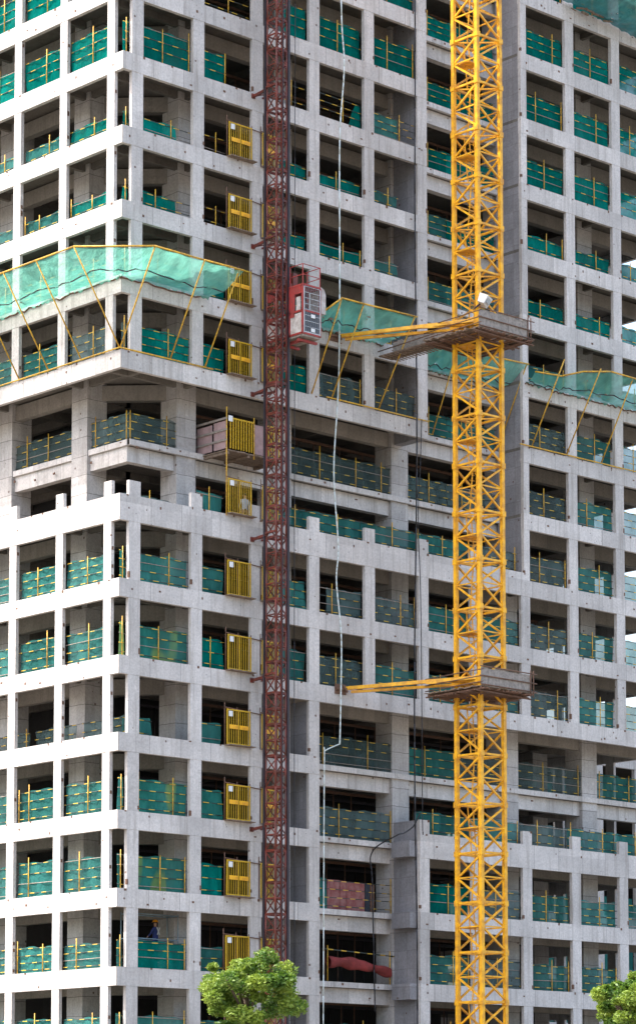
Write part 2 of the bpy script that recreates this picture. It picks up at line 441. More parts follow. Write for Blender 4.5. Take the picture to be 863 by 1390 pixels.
LOOK = {'T': 'teal net guard', 'M': 'worn teal net guard', 'G': 'grey green net guard', 'L': 'teal net with lime sheet', '-': 'bare'}
def guard(bay, n, x0, x1, y, kind, h, nr=4, f0=0, f1=1, cut=False, left=False, zoff=0, posts=None):
    L = x1-x0
    g = empty('pipe_guard', (x0, y, n*H+zoff), 0)
    if left: g.location = (y, x1, n*H+zoff); g.rotation_euler = (0, 0, -math.pi/2)
    if kind == '-': lab = f'bare rails, {BAYS[bay]}, {floor_phrase(n)}'
    else: lab = f'{LOOK[kind]}, {BAYS[bay]}, {floor_phrase(n)}'
    tag(g, lab, 'guard rail', 'netted pipe guards along the open floor edges')
    if kind != '-': guard_mesh_net(L, h, f0, f1, cut).build('net', NETS[kind], g)
    for k in range(nr):
        z = h*(k+.45)/(nr-.4) if nr > 1 else h
        z = min(z, h+.03); a = random.uniform(-.02, .02)
        if kind == 'T' and k == 0 and nr > 3: continue
        MB().bar((-.04, 0, z+a), (L+.04, 0, z-a), .038, n=6).build('rail', M_rail if random.random() < .85 else M_pipe, g)
    if posts is None:
        posts = [random.uniform(.3, .75)*L]
        if L > 2.5 and random.random() < .4: posts.append(random.choice((.05, .96))*L)
    for p in posts:
        MB().bar((p, -.05, 0), (p, -.05, h+random.uniform(.08, .35)), .05, n=6).build('post', M_post, g)
    return g
def rb(k):   # clear x range of right facade bay k (between column k-1 and k)
    return (rx(k-1)[1], rx(k)[0])
def lb(k): return (ly(k-1)[1], ly(k)[0])
Y0 = .27
tallk = {12: ('T', 1.75), 11: ('T', 1.62), 10: ('T', .78), 9: ('T', .78), 8: ('T', 1.2), 7: ('T', 1.4), 4: ('M', 1.4), 3: ('M', 1.55), 1: ('M', 1.55), 0: ('M', 1.6), -1: ('M', 1.25), -2: ('M', 1.4), -3: ('M', 1.4)}
for n in range(-3, 13):
    if n in (5, 6): continue
    if n == 2:
        for bay in (1, 2, 3, 4):
            a, b = lb(bay); guard(f'A{bay}', n, a, b, 1.3, 'G', 1.0, 3, left=True)
        guard('B0', n, .3, S0-W_, 1.2, 'T', 1.2, 3); a, b = rb(1); guard('B1', n, a, b-1.4, 1.2, 'M', 1.0, 2)
        a, b = rb(2); guard('B2', n, a, a+1.6, .5, 'M', 1.1, 2, posts=[])
        continue
    kd, h = tallk[n]
    low = n in (9, 10)
    for bay in (1, 2, 3, 4):
        a, b = lb(bay); k = kd
        if n == 7: k = 'G' if bay == 1 else 'M'
        hh = h*(random.uniform(.93, 1.05))
        if low and bay > 1: k = 'M'
        guard(f'A{bay}', n, a, b, Y0, k, hh, 2 if low else 4, left=True)
    # corner slot
    gk = 'L' if n in (4, 3) else (kd if n != 7 else 'G')
    c = guard('B0', n, FT+.05, S0-W_, .3, gk, h*1.02, 2 if low else 4, posts=[.12])
    # B1
    a, b = rb(1)
    k1 = {7: 'T', 3: 'L', 1: 'L', 0: 'L', -1: 'T'}.get(n, 'T' if n >= 7 else 'M')
    guard('B1', n, a, b, Y0, k1, h*(1.0 if n != 11 else 1.03), 2 if low else 4, f1=.72 if low else 1)
    # B2: net beside the gate
    a, b = rb(2)
    if n == 12: guard('B2', n, a, b, Y0, '-', .9, 2)
    elif n == 11: guard('B2', n, a, a+1.55, Y0, 'T', 1.5, 4, posts=[1.5])
    elif low: guard('B2', n, a, a+1.6, Y0+.1, '-', 1.0, 2)
    else: guard('B2', n, a, a+1.55, Y0, 'T' if n in (7, 8, 3, 0) else ('L' if n == 1 else 'M'), h*.93, 3, posts=[] if n != 3 else [.7])
    # B3 right part
    a, b = rb(3); a2 = 10.25
    if n == 11: guard('B3', n, a2, b, Y0, '-', 1.3, 2)
    elif n >= 3:
        guard('B3', n, a2, b, Y0, 'T' if n > 5 else 'M', (h if n != 12 else 1.75), 2 if low else 4, posts=[.5] if low else [])
    elif n <= 1: pass
    if n >= 3:
        a, b = rb(4)
        if n == 11:
            guard('B4', n, a, b, Y0, 'T', 1.35, 4, f0=.72, f1=1, cut=True, posts=[1.8])
        else:
            guard('B4', n, a, b, Y0, {12: 'T', 7: 'G', 4: 'G', 3: 'G', 10: 'T', 9: 'T', 8: 'T'}[n], h*.97, 2 if low else 4, f0=.24 if n == 4 else 0)
        a, b = rb(5)
        if n == 11: guard('B5', n, a, b, Y0, 'M', 1.25, 4, f1=.62)
        elif low: guard('B5', n, a, a+1.9, Y0, 'M', .75, 2)
        else: guard('B5', n, a, b, Y0, {12: 'T', 7: 'G', 4: 'G', 3: 'M', 8: 'G'}[n], h*.95, 4)
guard('A3', 13, *lb(3), Y0, 'T', 1.6, 4, left=True); guard('A4', 13, *lb(4), Y0, 'T', 1.6, 4, left=True)
guard('B4', 13, *rb(4), Y0, '-', 1.2, 2); guard('B5', 13, *rb(5), Y0, 'T', 1.6, 4)
# recess bays
for n in range(6, 15):
    hR = {6: 1.3, 7: 1.25}.get(n, 1.2)
    guard('R1', n, 20.25, 23.6, 1.98, 'G' if n == 6 else ('M' if n in (7, 9, 10) else 'T'), hR, 4, posts=[1.9])
    guard('R2', n, 23.6, 27.25, 1.98, 'G' if n == 6 else ('M' if n in (7, 8, 9) else 'T'), hR, 4, posts=[1.0])
for n in (3, 4): guard('R1', n, *rb(6), Y0, 'M', 1.4, 4); guard('R2', n, *rb(7), Y0, 'M', 1.35, 4)
for n in (0, -1, -2): guard('R1', n, *rb(6), Y0, 'T' if n == 0 else 'M', 1.5, 4); guard('R2', n, *rb(7), Y0, 'G', 1.45, 4)
# guards standing behind the thick parapets
for bay, k, kd in (('B3', 3, 'M'), ('B4', 4, 'M'), ('B5', 5, 'M'), ('R1', 6, 'M'), ('R2', 7, 'G')):
    a = 9.8 if bay == 'B3' else rx(k-1)[0]+.2; b = rx(k)[0]+.2 if bay != 'R2' else 27.2
    guard(bay, 5, a, b, .5, kd, 1.5, 4)
guard('B1', 5, 1.6, 5.0, 1.6, 'G', .9, 2); guard('B2', 5, *(rb(2)[0], rb(2)[0]+1.6), .4, 'M', 1.35, 2, posts=[.7])
for bay, k in (('R1', 6), ('R2', 7), ('B8', 8), ('B9', 9), ('B10', 10)):
    guard(bay, 1, rx(k-1)[0]+.2, rx(k)[0]+.2, .5, random.choice('MMG') if k < 9 else 'M', 1.55, 4)
# right block
blk = {14: 'T', 13: 'T', 12: 'T', 11: 'T', 10: 'T', 9: 'T', 8: 'M', 7: 'G', 6: 'G', 5: 'M', 4: 'M', 3: 'M', 0: 'M', -1: 'M', -2: 'M'}
for n, kd in blk.items():
    for k in (8, 9, 10):
        kk = kd
        if n in (7, 6) and k > 8: kk = 'M'
        if n in (4, 3, 5) and k == 8: kk = 'G'
        h = 1.5 if n > 10 else (.95 if n in (8, 9, 10) else 1.4)
        guard(f'B{k}', n, *rb(k), Y0, kk, h*random.uniform(.95, 1.05), 4 if h > 1 else 2)
# recessed bands: nets between the piers
def span(i): return (PX[i]+.6, PX[i+1]-.6)
guard('N0', 6, 2.1, 5.0, 1.98, 'G', 1.35, 4, posts=[.05, 2.3]); guard('N0', 6, 2.1, 4.9, 2.15, 'G', 1.35, 4, left=True, posts=[2.75, .4])['label'] = 'grey green net guard, left side of the ledge corner, recess upper floor'
guard('N1', 6, 6.1, 10.9, 2.15, 'G', 1.3, 4, left=True, posts=[1.0, 2.7, 4.6]); guard('N3', 6, 12.1, 18.9, 2.15, 'G', 1.3, 4, left=True)
guard('C', 6, 12.5, 19.4, 1.98, 'G', 1.45, 4, posts=[1.9, 4.4, 6.2])
guard('C', 2, 12.7, 19.4, 1.98, 'G', 1.5, 4, posts=[1.9, 5.0]); guard('C', 1, 12.7, 19.4, 1.98, 'G', 1.5, 4, posts=[3.0, 6.6])
guard('C', 0, 12.7, 19.4, 1.98, 'M', 1.5, 4, f1=.34, posts=[.8, 6.6]); guard('C', -2, 12.7, 19.4, 1.98, 'M', 1.5, 4)
guard('R1', 2, 20.6, 24.0, 1.98, 'M', 1.5, 4); guard('R2', 2, 24.0, 27.5, 1.98, 'G', 1.5, 4)
guard('E1', 2, 28.8, 33.8, 1.98, 'G', 1.45, 4, posts=[1.9, 4.7]); guard('E2', 2, 35.0, 39.6, 1.98, 'M', 1.4, 4)
# ------------------------------------------------------------------ yellow gates at the hoist landings
def make_gate(band):
    g = empty('landing_gate')
    W, Hh = 1.42, 1.68
    f = MB()
    for x in (0, W): f.bar((x, 0, .02), (x, 0, Hh+.04), .055)
    for z in (.06, Hh): f.bar((0, 0, z), (W, 0, z), .06)
    f.bar((W/2, 0, .06), (W/2, 0, Hh), .05)
    f.build('gate_frame', M_yel2, g)
    b = MB()
    for i in range(1, 10):
        if i == 5: continue
        x = W*i/10; b.bar((x, .01, .06), (x, .01, Hh), .026)
    b.build('bars', M_yel2, g)
    if band:
        c = MB(); zc = Hh*.52
        c.box(.1, W/2-.05, -.035, -.02, zc-.1, zc+.1); c.box(W/2+.05, W-.1, -.035, -.02, zc-.1, zc+.1); c.build('band_plate', M_yel, g)
    MB().box(.06, .3, -.06, -.045, Hh-.32, Hh-.06).build('number_plate', M_white, g)
    r = MB()
    r.bar((-.12, .05, 0), (-.12, .05, Hh+.35), .05, n=6); r.bar((-.15, .02, Hh+.1), (W+.9, .02, Hh-.05), .05, n=6); r.bar((W+.05, .03, 0), (W+.05, .03, Hh+.15), .05, n=6)
    r.bar((W*.5, .1, 0), (W*.5, .1, Hh+.2), .045, n=6); r.build('scaffold_tube', M_rust, g)
    p = MB()
    for i in range(9): p.box(-.12+i*.19, .04+i*.19, -.3, .2, -.05, -.01+.01*(i % 2))
    p.build('landing_boards', M_wood, g)
    return g
gb, gn = make_gate(True), make_gate(False); used = {0: False, 1: False}
for n in range(-2, 11):
    if n == 6: continue
    for side in (0, 1):
        band = n in (10, 9, 8, 7, 2, 1, 0)
        src = gb if band else gn
        g = src if not used[band] else copy_tree(src); used[band] = True
        g.location = ((6.58 if side == 0 else 8.78)+random.uniform(-.04, .04), -.06, n*H+.04+(.38 if n == 5 else 0)); g.rotation_euler = (0, random.uniform(-.012, .012), 0)
        if side == 1: g.scale = (.7, 1, .98)
        tag(g, f'yellow barred gate {"left of" if side == 0 else "partly behind"} the red mast, {floor_phrase(n)}', 'gate', 'yellow gates at the hoist landings')
# loading bay at the upper recess storey
P = empty('loading_platform', (6.55, 0, 21.6)); tag(P, 'timber loading platform with pinkish side panels and yellow gates, beside the red mast', 'platform')
mb = MB()
for i in range(22): mb.box(i*.16, i*.16+.14, -.05+random.uniform(-.05, .05), 2.0, -.12, -.06)
mb.build('deck', M_wood, P)
[MB().bar((x, 0, -.2), (x, 2.3, -.2), .12).build('bearer', M_wood, P) for x in (.1, 1.4, 3.3)]
mb = MB(); mb.box(-.02, .02, .1, .95, 0, 1.35); mb.build('side_panel', M_pink, P); mb = MB(); mb.box(-.02, .02, 1.1, 2.2, 0, 1.3); mb.build('side_panel', M_pink, P); mb = MB(); mb.box(1.75, 2.45, .03, .07, 0, 1.45); mb.build('side_panel', M_pink, P)
for z in (.35, .85, 1.4): MB().box(-.09, -.03, -.05, 2.3, z, z+.1).build('side_rail', M_woodg, P)
f = MB(); [f.bar((x, 0, .02), (x, 0, 1.55), .05) for x in [.22+.17*i for i in range(9)]]
f.bar((.15, 0, 1.5), (1.65, 0, 1.5), .06); f.build('barred_gate', M_yel2, P)
f = MB(); [f.bar((x, 0, .02), (x, 0, 1.55), .05) for x in [2.5+.17*i for i in range(6)]]; f.bar((2.45, 0, 1.5), (3.4, 0, 1.5), .06); f.build('barred_gate', M_yel2, P)
mb = MB(); mb.bar((-.05, -.03, -3.3), (-.05, -.03, 2.0), .06, n=6); mb.bar((1.7, -.03, -.3), (1.7, -.03, 1.75), .06, n=6); mb.bar((2.45, -.03, -.2), (2.45, -.03, 1.75), .06, n=6); mb.build('post', M_post, P)
MB().box(.04, .3, -.07, -.05, 1.32, 1.6).build('number_plate', M_white, P)
# ------------------------------------------------------------------ red hoist mast
mast = empty('hoist_mast', (8.47, -1.4, -14.4)); tag(mast, 'tall thin dark red lattice hoist mast tied to the facade', 'hoist mast')
MX, MY, HW = 8.47, -1.4, .33
for s in range(0, 46):
    mb = MB(); z0 = s*1.508; z1 = z0+1.508
    for sx in (-1, 1):
        for sy in (-1, 1): mb.bar((sx*HW, sy*HW, z0), (sx*HW, sy*HW, z1), .085, n=6)
    for z in (z0+.02, z0+.75, z1-.03):
        for a, b in (((-1,-1),(1,-1)), ((1,-1),(1,1)), ((1,1),(-1,1)), ((-1,1),(-1,-1))):
            mb.bar((a[0]*HW, a[1]*HW, z), (b[0]*HW, b[1]*HW, z), .06)
    for a, b in (((-1,-1),(1,-1)), ((1,-1),(1,1)), ((1,1),(-1,1)), ((-1,1),(-1,-1))):
        mb.bar((a[0]*HW, a[1]*HW, z0+.05), (b[0]*HW, b[1]*HW, z0+.73), .045); mb.bar((b[0]*HW, b[1]*HW, z0+.77), (a[0]*HW, a[1]*HW, z1-.05), .045)
    mb.bar((0, -HW-.04, z0), (0, -HW-.04, z1), .07); mb.bar((HW+.05, 0, z0), (HW+.05, 0, z1), .06)
    mb.build('mast_section', M_redb if s in (44, 45) else M_red, mast)
mb = MB(); mb.bar((-HW-.03, HW+.1, 0), (-HW-.03, HW+.1, 69), .11); mb.bar((HW+.12, -HW+.0, 0), (HW+.12, -HW, 69), .13); mb.bar((0, -HW-.12, 0), (0, -HW-.12, 69), .04)
mb.build('cable_guide', M_dark, mast)
for z in (39.47, 31.9, 24.54, 17.4, 10.53, 3.34, -3.7):
    mb = MB(); zz = z+14.4
    mb.bar((-.3, 1.38, zz-.05), (-HW, HW, zz+.02), .12); mb.bar((.3, 1.38, zz), (HW, HW, zz+.04), .08); mb.bar((-.3, 1.38, zz-.05), (HW, HW, zz+.04), .05)
    mb.box(-.42, -.2, 1.34, 1.4, zz-.15, zz+.08); mb.bar((-HW-.05, -HW, zz+.1), (-HW-.05, HW, zz+.1), .1)
    mb.build('wall_bracket', M_red, mast)
# hoist cage
cg = empty('hoist_cage', (8.95, -2.75, 27.12)); tag(cg, 'red and grey construction lift cage hanging on the red mast', 'lift cage')
L, Wd, Hc = 2.65, 1.12, 2.42
mb = MB()
for x in (0, Wd):
    for y in (0, .9, L): mb.bar((x, y, 0), (x, y, Hc), .09)
for z in (.04, 1.15, Hc):
    for a, b in (((0,0),(Wd,0)), ((Wd,0),(Wd,L)), ((Wd,L),(0,L)), ((0,L),(0,0))): mb.bar((a[0], a[1], z), (b[0], b[1], z), .09)
mb.bar((0, .1, 1.1), (0, .5, .1), .05); mb.box(-.03, .03, .1, L, Hc-.4, Hc); mb.box(0, Wd, 0, L, Hc-.01, Hc+.05)
mb.box(-.04, 0, .55, .95, .9, Hc-.2)
mb.build('cage_frame', M_cage, cg)
mb = MB(); mb.box(-.03, -.005, .08, .85, .1, 1.05); mb.box(-.03, -.005, 1.0, L-.1, .1, 1.1); mb.box(-.05, -.02, .12, .42, 1.2, 1.85); mb.build('side_panel', M_panel, cg)
mb = MB(); mb.box(0, Wd, 0, L, -.1, 0); mb.build('floor', M_woodg, cg)
mb = MB(); [mb.bar((.0, y, -.22), (Wd+.1, y, -.22), .12) for y in (.35, 1.6)]; mb.bar((.25, .3, -.22), (.25, L, -.22), .12); mb.build('undercarriage', M_cage, cg)
mb = MB(); [mb.bar((x, -.04, .05), (x, -.04, Hc-.1), .05) for x in (.04, Wd-.03)]
for i in range(1, 9): mb.bar((Wd*i/9, -.03, .1), (Wd*i/9, -.03, Hc-.12), .012)
for z in [.1+.28*i for i in range(9)]: mb.bar((.03, -.03, z), (Wd-.03, -.03, z), .022 if z > .2 else .05)
mb.build('mesh_door', M_grey, cg)
MB().box(.1, Wd-.08, -.022, -.01, .12, 1.15).build('door_sheet', M_navy, cg)
[MB().box(.5, .75, -.06, -.045, z_, z_+.17).build('notice', M_white, cg) for z_ in (.85, .16)]
mb = MB()
for x in (0, Wd):
    for y in (0, .9, 1.8, L): mb.bar((x, y, Hc), (x, y, Hc+1.02), .035)
for z in (Hc+.5, Hc+1.02):
    for a, b in (((0,0),(Wd,0)), ((Wd,0),(Wd,L)), ((Wd,L),(0,L)), ((0,L),(0,0))): mb.bar((a[0], a[1], z), (b[0], b[1], z), .03)
mb.build('roof_rail', M_cage, cg)
mb = MB(); mb.bar((.3, 1.0, Hc), (.3, 1.0, Hc+.8), .3); mb.bar((.3, 1.8, Hc), (.3, 1.8, Hc+1.0), .3); mb.box(-.02, .6, .9, 2.3, Hc+.05, Hc+.25); mb.build('drive_unit', M_red, cg)
# rounded white operator box on the far side
mb = MB(); pts = [(0, 0), (.42, 0), (.42, 1.0), (.3, 1.22), (.12, 1.3), (0, 1.3)]
vs = [(Wd+.06+a, y, 1.25+b) for y in (.1, .75) for a, b in pts]; n = len(pts)
mb.add(vs, [tuple(range(n)), tuple(range(2*n-1, n-1, -1))]+[(i, n+i, n+(i+1) % n, (i+1) % n) for i in range(n)]); mb.build('operator_hood', M_panel, cg)
# ------------------------------------------------------------------ tower crane mast
CX, CY, CW = 17.2, -6.48, 1.62
cr = empty('tower_crane', (CX, CY, -14.4)); tag(cr, 'tall yellow lattice tower crane mast standing in front of the tower', 'crane')
SH = 2.4; z = 0; k = 0
corners = [(0, 0), (CW, 0), (CW, CW), (0, CW)]
while z < 68:
    mb = MB()
    for (x, y) in corners:
        mb.bar((x, y, z), (x, y, z+SH), .185)
        mb.bar((x, y, z+SH-.16), (x, y, z+SH+.1), .25)
    for i in range(4):
        a = corners[i]; b = corners[(i+1) % 4]
        mb.bar((*a, z+SH-.02), (*b, z+SH-.02), .1); mb.bar((*a, z+SH*.5), (*b, z+SH*.5+.0), .06)
        # K bracing: from the middle of one leg to the ends of the next
        mb.bar((*a, z+SH*.5), (*b, z+.08), .085); mb.bar((*a, z+SH*.5), (*b, z+SH-.14), .085)
    mb.bar((0, 0, z+SH-.05), (CW, CW, z+SH-.05), .07); mb.bar((CW, 0, z+SH-.05), (0, CW, z+SH-.05), .07)
    mb.build('mast_section', M_yel, cr)
    # resting landing inside the mast with its ladder
    ld = MB(); x0, y0 = .45, 1.1
    for dx in (0, .35): ld.bar((x0+dx, y0, z), (x0+dx, y0+.25*(1 if k % 2 else -1), z+SH), .045)
    for i in range(10): ld.bar((x0, y0, z+.28*i), (x0+.35, y0, z+.28*i), .025)
    if k % 2: ld.box(.15, .95, .7, 1.55, z+SH*.5, z+SH*.5+.04)
    ld.build('ladder', M_yel, cr)
    z += SH; k += 1
# climbing collars and wall ties
def tie(zc, end, label, twin):
    t = empty('crane_wall_tie', (end[0], 0, zc)); tag(t, label, 'wall tie')
    E0 = Vector((0, 0, 0)); X = CX-end[0]
    a = MB(); a.bar((.25, -.12, .02), (X+.05, CY-.08, .14), .17); a.build('tie_strut', M_yel, t)
    if twin: a = MB(); a.bar((.4, -.3, -.16), (X+.3, CY+CW*.5, -.06), .13); a.build('tie_strut', M_yel, t)
    a = MB(); a.box(-.45, .3, -.05, .0, -.3, .2); a.bar((-.4, -.12, -.05), (.5, -.2, 0), .1); a.bar((-.1, -.2, .15), (.2, -.25, -.2), .08); a.build('wall_anchor', M_rust, t)
    a = MB()
    for i in range(4):
        p = corners[i]; q = corners[(i+1) % 4]; o = .0
        a.bar((p[0]+X, p[1]+CY, .05), (q[0]+X, q[1]+CY, .05), .27)
        a.bar((p[0]+X, p[1]+CY, -.12), (p[0]+X, p[1]+CY, .28), .34)
    a.bar((X, CY, .05), (X+CW, CY+CW, .05), .1); a.bar((X, CY+CW*.5, .05), (.6*X, CY*.62, 0), .12)
    a.build('collar', M_yel, t)
tie(28.49, (13.67,), 'yellow tie from the crane to the facade through the upper timber platform', True)
tie(10.75, (14.05,), 'yellow tie from the crane to the facade through the lower timber platform', True)
def platform(zc, label, catwalk):
    p = empty('crane_platform', (CX, CY, zc)); tag(p, label, 'platform', 'timber working platforms round the crane')
    o0, o1 = -.95, CW+.95
    mb = MB(); y = o0
    while y < o1:
        w_ = random.uniform(.12, .2)
        # planks lie round the mast, leaving it a hole
        if -.25 < y < CW+.1:
            mb.box(o0-random.uniform(0, .25), -.3, y, y+w_-.02, -.52, -.47); mb.box(CW+.3, o1+random.uniform(0, .2), y, y+w_-.02, -.52, -.47)
        else: mb.box(o0-random.uniform(0, .3), o1+random.uniform(0, .25), y, y+w_-.02, -.52+random.uniform(-.02, .02), -.47)
        y += w_
    mb.build('deck', M_wood, p)
    mb = MB()
    for i in range(30):
        x = random.uniform(o0, o1); mb.bar((x, o0-random.uniform(0, .35), -.6), (x+random.uniform(-.2, .2), o1+random.uniform(0, .3), -.6+random.uniform(-.06, .06)), random.uniform(.035, .08))
    for i in range(16):
        y = random.uniform(o0, o1); mb.bar((o0-random.uniform(0, .4), y, -.7), (o1+random.uniform(0, .3), y+random.uniform(-.3, .3), -.68+random.uniform(-.08, .06)), random.uniform(.035, .07))
    mb.build('joists', M_rust, p)
    mb = MB(); x = o0
    while x < o1-.02:
        b = min(x+random.uniform(.28, .6), o1); mb.box(x, b-.008, o0-.02+random.uniform(-.008, .008), o0+.01, -.48+random.uniform(-.02, .02), .42+random.uniform(-.05, .04)); x = b
    mb.build('toe_board', M_woodg, p); mb = MB(); x = .6
    while x < o1:
        b = min(x+random.uniform(.3, .6), o1); mb.box(x, b-.01, o1-.02, o1+.01, -.46, .35+random.uniform(-.05, .05)); x = b
    mb.build('toe_board', M_woodg, p)
    mb = MB()
    for zz in (.46, .0, -.42): mb.bar((o0-.1, o0-.06, zz), (o1+.35, o0-.06, zz), .06, n=6)
    for zz in (-.02, .3, -.3): mb.bar((o0-.05, o0-.2, zz), (o0-.05, o1+.2, zz-.06), .055, n=6)
    for x in (o1+.1, o1-.1): mb.bar((x, o0-.06, -.7), (x, o0-.06, .62), .06, n=6)
    mb.bar((o1+.05, o0, -.02), (o1+.05, o1, -.02), .06, n=6)
    mb.bar((0, 0, -.75), (o0, o0, -.55), .08); mb.bar((CW, 0, -.95), (o1, o0, -.55), .08); mb.bar((0, CW, -.95), (o0, o1, -.55), .08)
    mb.build('guard_pipe', M_rust, p)
    if catwalk:
        c = MB(); L0 = CW+.9; L1 = 6.1
        for i in range(5): c.box(-.9+i*.2, -.73+i*.2, L0, L1, -.55, -.5)
        for i in range(14): c.bar((-1.1, L0+i*.24, -.62), (.3, L0+i*.24+.1, -.62), .05)
        c.build('catwalk', M_wood, p)
        c = MB(); y = L0-.6
        while y < L1: c.box(.1, .13, y, y+.33, -.5, .4+random.uniform(-.05, .05)); y += .35
        c.build('catwalk_boards', M_woodg, p)
        c = MB(); [c.bar((.16, L0-.6, zz), (.16, L1+.1, zz), .06, n=6) for zz in (.42, 0)]; c.bar((-.95, L0-.4, -.2), (-.95, L1, -.3), .06, n=6); c.build('catwalk_rail', M_rust, p)
    return p
platform(28.4, 'weathered timber platform round the crane, with a catwalk, at the catch net level', True)
platform(10.75, 'weathered timber platform round the crane, lower of the two', False)
# floodlight box
fl = empty('floodlight', (CX-.05, CY-.3, 29.35)); tag(fl, 'white boxy floodlight on the crane just above the upper timber platform', 'floodlight'); fl.rotation_euler = (R(25), R(12), R(25))
mb = MB(); mb.add([(-.22,-.18,0),(.3,-.18,-.05),(.3,.18,-.05),(-.22,.18,0),(-.3,-.24,.42),(.32,-.24,.5),(.32,.24,.5),(-.3,.24,.42)], [(0,3,2,1),(4,5,6,7),(0,1,5,4),(1,2,6,5),(2,3,7,6),(3,0,4,7)]); mb.build('housing', M_white, fl)
MB().box(-.15, .2, -.27, -.24, .1, .36).build('lamp_glass', M_grey, fl); MB().bar((0, .1, 0), (.05, .3, -.35), .06).build('bracket', M_dark, fl)
# ------------------------------------------------------------------ tilted catch nets
def catch_net(name_label, A, O, struts, sag=.35, nu=48, nv=12, frame=True, seed=0, cat='safety net', m_net=None):
    """A, O: polylines (same count) of the attached and of the outer edge"""
    rnd = random.Random(seed); r = empty('catch_net', A[0]); tag(r, name_label, cat, 'catch nets')
    r['group'] = 'tilted green catch nets slung round the tower'
    o = Vector(A[0]); A = [Vector(a)-o for a in A]; O = [Vector(a)-o for a in O]
    def pl(P, u):
        s = u*(len(P)-1); i = min(int(s), len(P)-2); return P[i].lerp(P[i+1], s-i), (s-i)
    ph = [rnd.uniform(0, 6) for _ in range(6)]
    def f(u, v):
        a, fr = pl(A, u); b, _ = pl(O, u); p = a.lerp(b, v)
        s = math.sin(math.pi*min(1, v*1.0))*sag + .10*abs(math.sin(math.pi*fr*2))*v*.9
        p = p - Vector((0, 0, 1))*(s*.8 + .07*math.sin(u*40+ph[0]+v*3)*math.sin(math.pi*v) + .03*math.sin(u*90+ph[1]+5*v)*(1-v) + .05*math.sin(u*150*len(A)/10+ph[2]+9*v)*math.sin(math.pi*v))
        if v < .01: p = p + Vector((0, 0, -.18*rnd.random()))
        return p
    MB().grid(f, nu, nv).build('net', m_net or M_big, r)
    for _ in range(7):      # scraps that fell into the net
        q = Vector(f(rnd.uniform(.03, .97), rnd.uniform(.2, .8))); a_ = rnd.uniform(0, 3.1); MB().bar(q, q+Vector((math.cos(a_)*.4, math.sin(a_)*.3, .06)), .035, .1).build('scrap', M_wood if rnd.random() < .6 else M_white, r)
    mb = MB(); mb.path([p for p in O], .045); mb.build('outer_pipe', M_post, r)
    if seed != 21:
        for vv in (.42,):
            q = [Vector(f(i/40, vv))+Vector((0, 0, -.02)) for i in range(41)]; mb = MB(); mb.path(q, .022, 4); mb.build('seam_rope', M_dark, r)
        q = [Vector(f(i/60, .0))+Vector((0, 0, .02*rnd.random())) for i in range(61)]; mb = MB(); mb.path(q, .04, 5); mb.build('edge_rope', M_rust, r)
    for (b, t) in struts: MB().bar(Vector(b)-o, Vector(t)-o, .075, n=6).build('strut', M_post, r)
    return r
ZA, ZT, ZB = 28.72, 29.52, 25.26
xs = [0, 2.97, 5.12]
A = [(-.03, y, ZA) for y in (20, 16.5, 13, 10, 7.8, 5.5, 2.96, .1)] + [(0, -.03, ZA), (2.97, -.03, ZA), (5.3, -.03, ZA)]
O = [(-2.75, y, ZT) for y in (20, 16.5, 13, 10, 7.8, 5.5, 2.96, .1)] + [(-.07, -2.5, ZT), (2.97, -2.45, ZT), (5.3, -2.62, ZT-.05)]
st = [((0, y, ZB), (-2.75, y, ZT)) for y in (16.5, 13, 10, 7.8, 5.5, 2.96, .1)] + [((x, 0, ZB), (x, -2.5, ZT)) for x in (-.04, 2.97, 5.12)]
cn = catch_net('big pale green net slung round the building corner on yellow poles', A, O, st, .35, 150, 18, seed=3)
mb = MB(); o = Vector(A[0]); mb.path([Vector(p)-o for p in [(-.07, 20, ZB), (-.07, 0, ZB), (5.6, -.07, ZB)]], .04); mb.build('base_pipe', M_post, cn)
catch_net('green net on yellow poles between the lift cage and the crane', [(11.2, -.03, ZA), (12.6, -.03, ZA), (14.2, -.03, ZA), (16.95, -.03, ZA)], [(11.3, -1.7, 28.9), (12.07, -2.2, ZT+.1), (13.42, -2.35, ZT+.05), (16.8, -2.65, ZT)],
    [((12.07, 0, ZB), (12.07, -2.2, ZT+.15)), ((13.42, 0, ZB), (13.42, -2.35, ZT+.1)), ((16.63, 0, ZB), (16.63, -2.65, ZT))], .3, 64, 16, seed=5)
mb = MB(); mb.bar((13, -.07, ZB), (20.1, -.07, ZB), .08, n=6); tag(mb.build('base_pipe', M_post), 'long yellow pipe along the beam below the net between cage and crane', 'pipe')
catch_net('green net in the recess behind the crane on yellow poles', [(20.3, 1.74, ZA), (22.5, 1.74, ZA), (24.5, 1.74, ZA), (27.25, 1.74, ZA)], [(20.3, -.2, ZT), (22.5, -.2, ZT), (24.5, -.2, ZT), (27.5, -.25, ZT+.1)],
    [((22.2, 1.7, ZB), (22.2, -.2, ZT)), ((27.15, 1.3, ZB+.9), (27.4, -.22, ZT+.15))], .45, 64, 16, seed=8)
catch_net('green net on yellow poles along the block right of the crane', [(27.45, -.03, ZA), (29.2, -.03, ZA), (30.66, -.03, ZA), (33.45, -.03, ZA), (36.3, -.03, ZA), (39.6, -.03, ZA)],
    [(27.6, -.6, ZT-.35), (28.7, -1.5, 28.95), (30.66-2.3, -2.4, ZT) if False else (29.6, -2.2, ZT-.3), (31.5, -2.5, ZT), (35.0, -2.4, ZT), (39.6, -2.5, ZT)],
    [((27.94, 0, ZB), (27.94, -2.4, ZT)), ((30.66, 0, ZB), (30.66, -2.54, ZT)), ((33.45, 0, ZB), (33.45, -2.36, ZT)), ((36.3, 0, ZB), (36.3, -2.4, ZT))], .35, 90, 16, seed=11)
